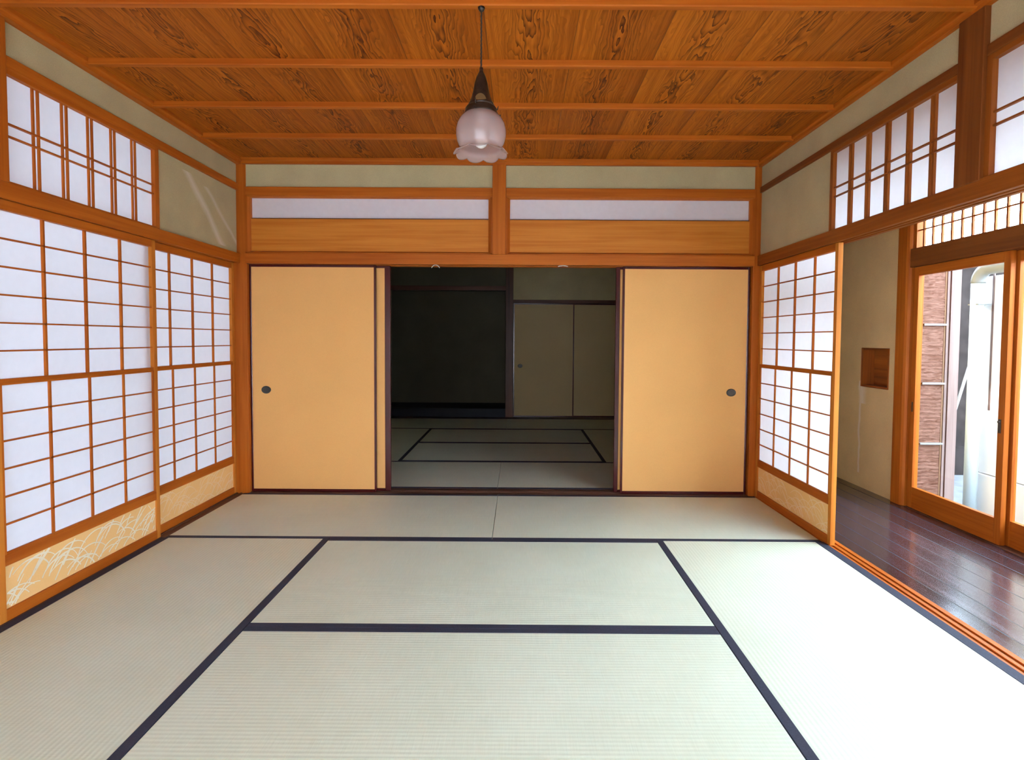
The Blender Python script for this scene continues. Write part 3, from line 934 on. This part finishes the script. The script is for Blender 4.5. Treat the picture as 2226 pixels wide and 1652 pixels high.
# ------------------------------------------------------------------ ochre sliding doors
def fusuma(x0, x1, yf, label, group, pullx=None, meet=None, zt=1.6985, paper='fusuma', zp=0.767, name='fusuma_screen', t=0.022):
    root = empty(name, ((x0+x1)/2, yf+t/2, 0.0), label, 'sliding door', group)
    ox, oy, _ = root.location
    def part(mb, nm, m, bevel=0.002, parent=root):
        mb.v = [(x-ox, y-oy, z) for x, y, z in mb.v]
        return mb.build(nm, m, parent, bevel=bevel)
    fw_ = 0.016
    l = r = fw_
    if meet == 'r': r = 0.045
    if meet == 'l': l = 0.032
    L = M['lacquer']
    zb = 0.001
    part(B(x0, x0+l, yf, yf+t, zb, zt, mi=0), 'stile', L, 0.005 if meet == 'l' else 0.003)
    part(B(x1-r, x1, yf, yf+t, zb, zt, mi=0), 'stile', L, 0.005 if meet == 'r' else 0.003)
    part(B(x0+l, x1-r, yf, yf+t, zt-0.018, zt, mi=0), 'top_rail', L)
    part(B(x0+l, x1-r, yf, yf+t, zb, zb+0.020, mi=0), 'bottom_rail', L)
    part(B(x0+l-0.002, x1-r+0.002, yf+0.003, yf+t-0.003, zb+0.018, zt-0.016, mi=0), 'paper_panel', M[paper], 0)
    if pullx is not None:
        h = MB().lathe([(0.0, 0.0012), (0.024, 0.0012), (0.028, 0.0005), (0.030, 0.0045), (0.034, 0.0045), (0.036, 0.0), (0.034, -0.003)], 40, sy=0.80)
        h.v = [(x, -z, y) for x, y, z in h.v]
        o = h.build('finger_pull', M['metal_dark'], root)
        o.location = (pullx-ox, yf+0.003-oy, zp)
    return root
GF = 'ochre sliding doors into the back room'
fusuma(0.055, 0.996, 0.050, 'ochre sliding door with dark oval pull, by the corner of the long paper screens', GF, pullx=0.172)
fusuma(0.150, 1.096, 0.086, 'ochre sliding door showing only a strip, beside the dark opening on the screen side', GF, meet='r')
fusuma(2.826, 3.768, 0.050, 'ochre sliding door with dark oval pull, by the veranda corner post', GF, pullx=3.645)
fusuma(2.782, 3.700, 0.086, 'ochre sliding door almost hidden behind its neighbour, on the veranda side of the dark opening', GF, meet='l')

# ------------------------------------------------------------------ small hooks under the lintel
def hook(x, y, z, label, spread, drop=0.020):
    root = empty('hook', (x, y, z), label, 'hook', 'white hooks under the lintel of the dark opening')
    MB().lathe([(0.0, 0.0), (0.007, 0.0), (0.007, -0.004), (0.0, -0.005)], 16).build('base', M['white_plastic'], root)
    for s in (-1, 1):
        pts = []
        for k in range(9):
            t = k/8
            pts.append((s*(0.006+spread*t), 0.0, -0.003-drop*t*t))
        MB().tube(pts, [0.0035]*8+[0.002], 10).build('arm', M['white_plastic'], root)
hook(1.444, 0.014, 1.698, 'white two-armed hook under the lintel, at the ochre door with only a strip showing', 0.024)
hook(2.379, 0.014, 1.699, 'white two-armed hook under the lintel, above the dark opening toward the veranda', 0.031, 0.006)

# ------------------------------------------------------------------ unlit back room
YD = 4.165
struct('wall_back_room_left', B(-0.12, 0.0, 0.14, 5.2, -0.056, ZCB), M['plaster'], 'plaster side wall of the unlit back room, screen side', 'wall')
struct('wall_back_room_right', B(3.83, 3.90, 0.14, 5.2, -0.056, ZCB), M['plaster'], 'plaster side wall of the unlit back room, veranda side', 'wall')
struct('wall_back_room_header', MB().box(0.055, 3.775, 0.10, 0.165, ZKT, ZCB), M['plaster'], 'plaster above the lintel on the back room side', 'wall')
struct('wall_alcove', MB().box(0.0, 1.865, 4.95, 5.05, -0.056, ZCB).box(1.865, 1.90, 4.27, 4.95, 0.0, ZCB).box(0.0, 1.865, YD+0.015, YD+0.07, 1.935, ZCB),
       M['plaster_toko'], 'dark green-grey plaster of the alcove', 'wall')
struct('wall_closet', MB().box(1.975, 3.83, YD+0.015, YD+0.07, 1.735, ZCB).box(1.9, 3.83, YD+0.07, YD+0.12, -0.056, ZCB), M['plaster'], 'plaster over the closet doors in the unlit room', 'wall')
trim(B(1.865, 1.975, YD-0.03, YD+0.10, -0.056, ZCB, mi=2), OLD, 'square post between the dark alcove and the closet doors', 'post')
trim(B(0.0, 0.12, YD-0.02, YD+0.10, -0.056, ZCB, mi=2), DARKW, 'post at the shadowed far corner of the alcove', 'post')
trim(B(0.12, 1.865, YD-0.01, YD+0.07, 1.865, 1.935), OLD, 'lintel beam over the dark alcove', 'lintel')
trim(B(1.975, 3.83, YD-0.01, YD+0.07, 1.685, 1.735), OLD, 'lintel beam over the closet doors', 'lintel')
trim(B(0.12, 1.865, YD-0.02, YD+0.08, -0.05, 0.125), M['black_wood'], 'black lacquered front board of the alcove', 'sill')
trim(B(1.975, 3.83, Y2+4*WW, YD+0.07, -0.056, 0.004), OLD, 'dark sill under the closet doors', 'sill')
trim(B(0.0, 1.975, Y2+4*WW, YD-0.03, -0.056, 0.002), OLD, 'dark sill strip before the alcove', 'sill')
struct('floor_alcove', B(0.0, 1.865, YD+0.08, 4.95, 0.06, 0.12), M['black_wood'], 'raised dark floor of the alcove', 'floor')
GCl = 'closet doors in the unlit back room'
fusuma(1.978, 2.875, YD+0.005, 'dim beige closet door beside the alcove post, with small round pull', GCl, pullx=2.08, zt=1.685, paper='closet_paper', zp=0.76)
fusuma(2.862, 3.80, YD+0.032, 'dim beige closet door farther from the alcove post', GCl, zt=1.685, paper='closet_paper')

# ------------------------------------------------------------------ pendant lamp
lx, ly = 1.906, -1.914
lamp = empty('pendant_lamp', (lx, ly, 1.85), 'pendant lamp with frilled frosted glass shade and dark bronze fitting, hanging from the cedar ceiling', 'pendant lamp')
def lp(mb, name, m, parent=lamp, bevel=0):
    mb.v = [(x, y, z-1.85) for x, y, z in mb.v] if parent is lamp else mb.v
    return mb.build(name, m, parent, bevel=bevel)
lp(MB().lathe([(0.0, 2.437), (0.012, 2.437), (0.0135, 2.430), (0.012, 2.424), (0.006, 2.416), (0.0, 2.415)][::-1], 24), 'ceiling_cup', M['bronze'])
pts = []
for k in range(60):
    t = k/59
    pts.append((0.0006*math.sin(t*90), 0.0006*math.cos(t*90), 2.425-0.225*t))
lp(MB().tube(pts, 0.0034, 8), 'cord', M['cord'])
lp(MB().tube([(0, 0, 2.205), (0, 0, 2.180)], [0.006, 0.009], 14), 'strain_relief', M['cord'])
body = lp(MB().lathe([(0.0, 2.198), (0.007, 2.196), (0.009, 2.186), (0.014, 2.178), (0.020, 2.164), (0.0255, 2.145), (0.030, 2.118), (0.037, 2.090), (0.046, 2.068), (0.054, 2.056), (0.046, 2.053)], 40), 'tapered_body', M['bronze'])
# open cut-outs showing the brass socket: brass cartouches on the flare
for k in range(3):
    a = -PI/2 + k*2*PI/3
    pl = MB()
    ring = []
    for j in range(20):
        t = 2*PI*j/20
        du = 0.019*math.cos(t); dz = 0.018*math.sin(t)
        if math.sin(t) < 0: dz *= 0.6; du *= 1.15
        z = 2.074+dz
        r = 0.0442 + (2.074-z)*0.41 + 0.0022
        aa = a + du/0.042
        ring.append((r*math.cos(aa), r*math.sin(aa), z-1.85))
    b = len(pl.v)
    cz = (0.0485*math.cos(a), 0.0485*math.sin(a), 2.074-1.85)
    pl.v += ring+[cz]
    for j in range(20):
        pl.f.append((j, (j+1) % 20, 20)); pl.mi.append(0); pl.sm.append(True)
    pl.build('brass_cartouche', M['brass'], lamp)
collar = lp(MB().lathe([(0.044, 2.057), (0.057, 2.053), (0.061, 2.046), (0.061, 2.038), (0.065, 2.032), (0.065, 2.022), (0.060, 2.020)], 48), 'collar', M['bronze'])
for k in range(3):
    a = 0.25 + k*2*PI/3
    c_, s_ = math.cos(a), math.sin(a)
    sc = MB().tube([(0.056*c_, 0.056*s_, 2.028-1.85), (0.074*c_, 0.074*s_, 2.028-1.85)], 0.0022, 8)
    sc.tube([(0.073*c_, 0.073*s_, 2.028-1.85), (0.077*c_, 0.077*s_, 2.028-1.85)], 0.0055, 12)
    sc.tube([(0.052*c_, 0.052*s_, 2.044-1.85), (0.064*c_, 0.064*s_, 2.052-1.85), (0.068*c_, 0.068*s_, 2.066-1.85)], [0.003, 0.0025, 0.0015], 8)
    sc.build('thumb_screw', M['bronze'], lamp)
# shade: globe pinched above a flared, scalloped lip
prof = [(0.048, 2.036), (0.058, 2.030), (0.072, 2.020), (0.085, 2.004), (0.0935, 1.985), (0.0975, 1.963), (0.0965, 1.942), (0.0915, 1.922), (0.085, 1.908),
        (0.0815, 1.899), (0.083, 1.892), (0.089, 1.887), (0.096, 1.883), (0.103, 1.880)]
def wob(i, t):
    n = len(prof)-1
    k = max(0.0, (i-9)/(n-9))
    s = abs(math.cos(4.5*t+0.9))**0.75
    return (0.007*k*(s-0.4), -0.013*k*k*(s-0.45))
sh = MB().lathe(prof, 144, wob=wob)
sh = lp(sh, 'glass_shade', M['shade'])
md = sh.modifiers.new('thickness', 'SOLIDIFY'); md.thickness = 0.0022; md.offset = -1
lp(MB().lathe([(0.0, 2.040), (0.020, 2.040), (0.020, 1.995), (0.016, 1.992), (0.0, 1.992)], 28), 'socket', M['white_plastic'])
lp(MB().lathe([(0.012, 1.994), (0.014, 1.980), (0.022, 1.960), (0.028, 1.940), (0.0275, 1.922), (0.020, 1.906), (0.010, 1.899), (0.0, 1.897)], 32), 'bulb', M['bulb'])

# ------------------------------------------------------------------ veranda outer wall
struct0('wall_veranda', MB().box(EX-0.005, EX+0.10, 0.375, 2.6, -0.05, 2.40).box(EX-0.005, EX+0.10, -0.045, 0.035, -0.05, 2.40)
        .box(EX-0.005, EX+0.10, 0.035, 0.375, 1.105, 2.40).box(EX-0.005, EX+0.10, 0.035, 0.375, -0.05, 0.795).box(EX+0.10, EX+0.115, -0.05, 2.6, -0.05, 2.4),
        M['plaster_hall'], 'sand-coloured plaster wall of the veranda with a small square niche', 'wall')
struct('wall_veranda_end', B(3.90, 4.93, 2.5, 2.6, -0.05, 2.40), M['plaster_hall'], 'plaster wall closing the far end of the veranda', 'wall')
nb = empty('niche_box', (EX, 0.205, 0.795), 'small square red-brown wooden niche box set in the veranda plaster', 'wall niche')
def np_(mb, name, m, bev=0.001):
    mb.v = [(x-EX, y-0.205, z-0.795) for x, y, z in mb.v]
    return mb.build(name, m, nb, bevel=bev)
NW = M['niche_wood']
np_(B(EX+0.085, EX+0.098, 0.037, 0.373, 0.797, 1.103, mi=1), 'back_panel', NW)
np_(B(EX-0.008, EX+0.085, 0.349, 0.373, 0.797, 1.103, mi=2), 'side_board', NW)
np_(B(EX-0.008, EX+0.085, 0.037, 0.050, 0.797, 1.103, mi=2), 'side_board', NW)
np_(B(EX-0.008, EX+0.085, 0.050, 0.349, 1.090, 1.103, mi=1), 'top_board', NW)
np_(B(EX-0.008, EX+0.085, 0.050, 0.349, 0.797, 0.812, mi=1), 'bottom_board', NW)
# post, lintel, sill
pp = [(EX-0.030, -0.060), (EX-0.030, -0.150), (EX-0.022, -0.166), (EX-0.008, -0.176), (EX+0.02, -0.180), (EX+0.08, -0.180), (EX+0.08, -0.045), (EX-0.018, -0.045)]
trim(MB().prism(pp, 2, EF, 2.35, 2), WOOD, 'rounded orange post beside the veranda glass doors', 'post', 0.004)
trim(B(EX-0.025, EX+0.095, YR, -0.180, 1.672, 1.800), DARKW, 'dark lintel over the veranda glass doors', 'lintel')
trim(MB().box(EX-0.015, EX+0.095, YR, -0.180, -0.04, EF+0.004), OLD, 'dark grooved sill under the veranda glass doors', 'sill')
trim(B(EX+0.0, EX+0.08, YR, -0.180, 2.06, 2.36), WOOD, 'boarding over the veranda lattice transom', 'rail')
# glass doors
def glass_door(x0, y0, y1, label, pull=None, lock=None, pside=None):
    root = empty('sliding_glass_panel', (x0+0.015, (y0+y1)/2, EF+0.004), label, 'glass door', 'sliding glass doors of the veranda')
    ox, oy, oz = root.location
    def part(mb, nm, m, bevel=0.002):
        mb.v = [(x-ox, y-oy, z-oz) for x, y, z in mb.v]
        return mb.build(nm, m, root, bevel=bevel)
    zt = 1.672; sw = 0.045; zb = EF+0.004
    part(B(x0, x0+0.030, y0, y0+sw, zb, zt, mi=2), 'stile', M['wood'])
    part(B(x0, x0+0.030, y1-sw, y1, zb, zt, mi=2), 'stile', M['wood'])
    part(B(x0, x0+0.030, y0+sw, y1-sw, zt-0.060, zt, mi=1), 'top_rail', M['wood'])
    part(B(x0+0.001, x0+0.029, y0+sw, y1-sw, zb, 0.140, mi=1), 'bottom_rail', M['wood'])
    part(B(x0+0.013, x0+0.017, y0+sw-0.004, y1-sw+0.004, 0.135, zt-0.055, mi=0), 'glass_pane', M['glass'], 0)
    if pull is not None:
        part(B(x0-0.001, x0+0.004, pull-0.007, pull+0.007, 0.665, 0.735, mi=0), 'finger_pull', M['metal_dark'], 0.002)
    if lock is not None:
        k = MB()
        k.box(x0-0.003, x0+0.003, lock-0.009, lock+0.009, 0.635, 0.715, mi=0)
        k.tube([(x0-0.012, lock, 0.700), (x0+0.001, lock, 0.700)], [0.006, 0.008], 14, mi=0)
        k.box(x0-0.010, x0-0.002, lock-0.003, lock+0.003, 0.650, 0.695, mi=0)
        part(k, 'lock', M['chrome'], 0.001)
glass_door(EX+0.004, -0.955, -0.185, 'glass sliding door nearest the rounded orange post, with a brass-coloured lock', pull=-0.208, lock=-0.925)
glass_door(EX+0.044, -1.74, -0.925, 'glass sliding door cut by the picture edge, in the outer track')
glass_door(EX+0.004, -2.52, -1.70, 'glass sliding door of the inner track beside the viewer')
glass_door(EX+0.044, -3.30, -2.48, 'glass sliding door of the outer track beside the viewer')
glass_door(EX+0.004, -4.08, -3.26, 'glass sliding door of the inner track behind the viewer')
glass_door(EX+0.044, -4.80, -4.04, 'glass sliding door of the outer track behind the viewer')
# lattice transom over the doors
WIN[0] += 1
vt = empty('window_%d' % WIN[0], (EX+0.02, -2.4, 1.80), 'bright close-barred lattice transom over the veranda glass doors', 'transom window', kind='structure')
def vp(mb, name, m, bev=0.0):
    mb.v = [(x-EX-0.02, y+2.4, z-1.80) for x, y, z in mb.v]
    return mb.build(name, m, vt, bevel=bev)
vp(MB().box(EX+0.005, EX+0.04, -0.196, -0.180, 1.80, 2.06, mi=2).box(EX+0.005, EX+0.04, YR, -0.196, 1.80, 1.806, mi=1).box(EX+0.005, EX+0.04, YR, -0.196, 2.045, 2.06, mi=1), 'frame', WOOD, 0.001)
g = MB()
y = -0.196-0.0805+0.025
while y > YR+0.05:
    g.box(EX+0.012, EX+0.024, y-0.0062, y+0.0062, 1.806, 2.045, mi=2)
    y -= 0.0822
for z in (1.925, 1.985):
    g.box(EX+0.014, EX+0.022, YR, -0.196, z-0.0042, z+0.0042, mi=1)
vp(g, 'lattice', WOOD)
vp(B(EX+0.0255, EX+0.0285, YR, -0.192, 1.804, 2.05, mi=0), 'glass_pane', M['glass'])

# ------------------------------------------------------------------ outside
GZ = -0.42
struct('ground', MB().box(-9, -0.11, -12, 9, GZ-0.05, GZ).box(4.93, 14, -12, 9, GZ-0.05, GZ), M['concrete'], 'pale paved ground outside the house', 'ground')
LW = struct('wall_sky_blocker', B(-2.2, -2.1, -9, 8, -0.42, 3.6), M['side_yard'], 'unseen wall added to dim the sky behind the paper screens', 'wall')  # out-of-view blocker that cuts the skylight on the papers
trim(MB().box(-1.55, -0.10, -9, 6, 2.50, 2.56), M['roof'], 'unseen eave deepened to dim the sky on the long wall of paper screens', 'eave', 0)  # out of view, depth set to limit sky reaching the papers
trim(MB().box(4.93, 5.25, YR-1, -0.6, 2.50, 2.56).box(4.93, 6.15, -0.6, 2.1, 2.45, 2.52).box(-0.1, 4.93, YR-1, 6, 2.60, 2.70), M['roof'], 'eave over the veranda glass doors, extended unseen to shade the yard corner', 'eave', 0)  # wide middle slab added to keep skylight off the bark screen corner
trim(MB().box(4.93, 4.96, YR, 2.6, GZ, -0.10).box(-0.16, -0.11, YR, 5, GZ+0.001, -0.06), M['roof'], 'skirting under the house floor', 'skirting', 0)

# bark-faced side screen just outside the first glass door
sx0, sy0 = 4.905, -0.150
ss = empty('side_screen', (5.03, sy0, GZ), 'narrow wavy brown bark screen with white crossbars outside the glass door', 'garden screen')
def sp(mb, name, m, bev=0.001):
    mb.v = [(x-5.03, y-sy0, z-GZ) for x, y, z in mb.v]
    return mb.build(name, m, ss, bevel=bev)
bk = MB()
nz_ = 260
zs = [GZ+0.02+(1.78-GZ)*k/nz_ for k in range(nz_+1)]
rows = []
for z in zs:
    ph = (z*38) % 1.0
    rows.append((z, 0.006*ph))
for k in range(nz_):
    z0, d0 = rows[k]; z1, d1 = rows[k+1]
    for j in range(6):
        xa = 4.90+0.155*j/6; xb_ = 4.90+0.155*(j+1)/6
        def q(x, z, d):
            return (x, sy0-0.010-d*0.5*(1+0.7*math.sin(x*60+z*9)), z)
        bk.quad([q(xa, z0, d0), q(xb_, z0, d0), q(xb_, z1, d1), q(xa, z1, d1)], 0)
bk.box(4.90, 5.055, sy0-0.008, sy0+0.01, GZ+0.02, 1.80, mi=0)
sp(bk, 'bark_panel', M['bark'], 0)
for z in (1.706, 1.276, 0.862, 0.435, 0.005):
    sp(B(4.90, 5.062, sy0-0.030, sy0-0.014, z-0.0065, z+0.0065, mi=0), 'crossbar', M['yard_white'])
sp(B(5.050, 5.062, sy0-0.014, sy0+0.012, GZ, 1.80, mi=2), 'edge_strip', M['roof'])
sp(B(5.062, 5.080, sy0-0.020, sy0+0.012, GZ, 1.80, mi=2), 'batten', M['grey_wood'])
sp(B(5.082, 5.150, sy0-0.030, sy0+0.03, GZ, 1.80, mi=2), 'post', M['grey_wood'])

# white neighbouring wall with gutter and downpipe
WX = 6.24
nbw = empty('boundary_wall', (WX+0.1, -2.5, GZ), 'bright white rendered boundary wall across the yard', 'garden wall')
def wp(mb, name, m, bev=0.0):
    mb.v = [(x-WX-0.1, y+2.5, z-GZ) for x, y, z in mb.v]
    return mb.build(name, m, nbw, bevel=bev)
wm = MB().box(WX, WX+0.2, -7.0, 0.965, -0.02, 1.74, mi=0)
wp(wm, 'render_panel', M['white_render'])
wp(MB().box(WX-0.015, WX+0.2, -7.0, 0.965, GZ, -0.03, mi=0), 'plinth', M['white_render'], 0.003)
wp(MB().box(WX-0.006, WX+0.002, 0.838, 0.856, 0.55, 1.76, mi=0), 'joint_strip', M['brown_metal'])
wp(MB().box(WX-0.003, WX+0.002, -7.0, 0.44, 0.355, 0.363, mi=0), 'joint_strip', M['grey_gutter'])
dp = empty('downpipe', (WX-0.07, 0.91, GZ), 'pale blue-white downpipe with grey elbow at the end of the white wall', 'downpipe')
def dpp(mb, name, m):
    mb.v = [(x-WX+0.05, y-0.91, z-GZ) for x, y, z in mb.v]
    return mb.build(name, m, dp)
dpp(MB().tube([(WX-0.07, 0.91, GZ), (WX-0.07, 0.91, 1.68)], 0.052, 24), 'pipe', M['pipe'])
pts = [(WX-0.07, 0.91, 1.68)]
for k in range(1, 10):
    a = k/9*PI/2
    pts.append((WX-0.07, 0.91-0.12*(1-math.cos(a)), 1.68+0.12*math.sin(a)))
pts.append((WX-0.07, 0.70, 1.80)); pts.append((WX-0.07, -7.0, 1.80))
dpp(MB().tube(pts, 0.055, 24), 'gutter_elbow', M['grey_gutter'])
dpp(MB().box(WX-0.11, WX+0.01, 0.85, 0.967, 1.485, 1.495, mi=0), 'bracket', M['grey_gutter'])
# charcoal wall beyond
cw = empty('charcoal_wall', (5.9, 2.5, GZ), 'charcoal rendered wall in shade behind the downpipe', 'garden wall')
MB().box(-1.3, 5.0, 0, 0.2, 0.34, 2.66, mi=0).build('render_face', M['charcoal'], cw)
MB().box(-1.3, 5.0, -0.03, 0.2, 0, 0.34, mi=0).build('plinth', M['charcoal'], cw, bevel=0.004)
# leaning pole
POLE_A, POLE_B = (6.04, 1.30, GZ+0.005), (6.50, 1.30, 1.25)
lpole = MB().tube([POLE_A, POLE_B], 0.0125, 12)
tag(lpole.build('leaning_pole', M['yard_white'], origin=POLE_A), 'slender pale pole leaning in the yard between the bark screen and the downpipe', 'pole')
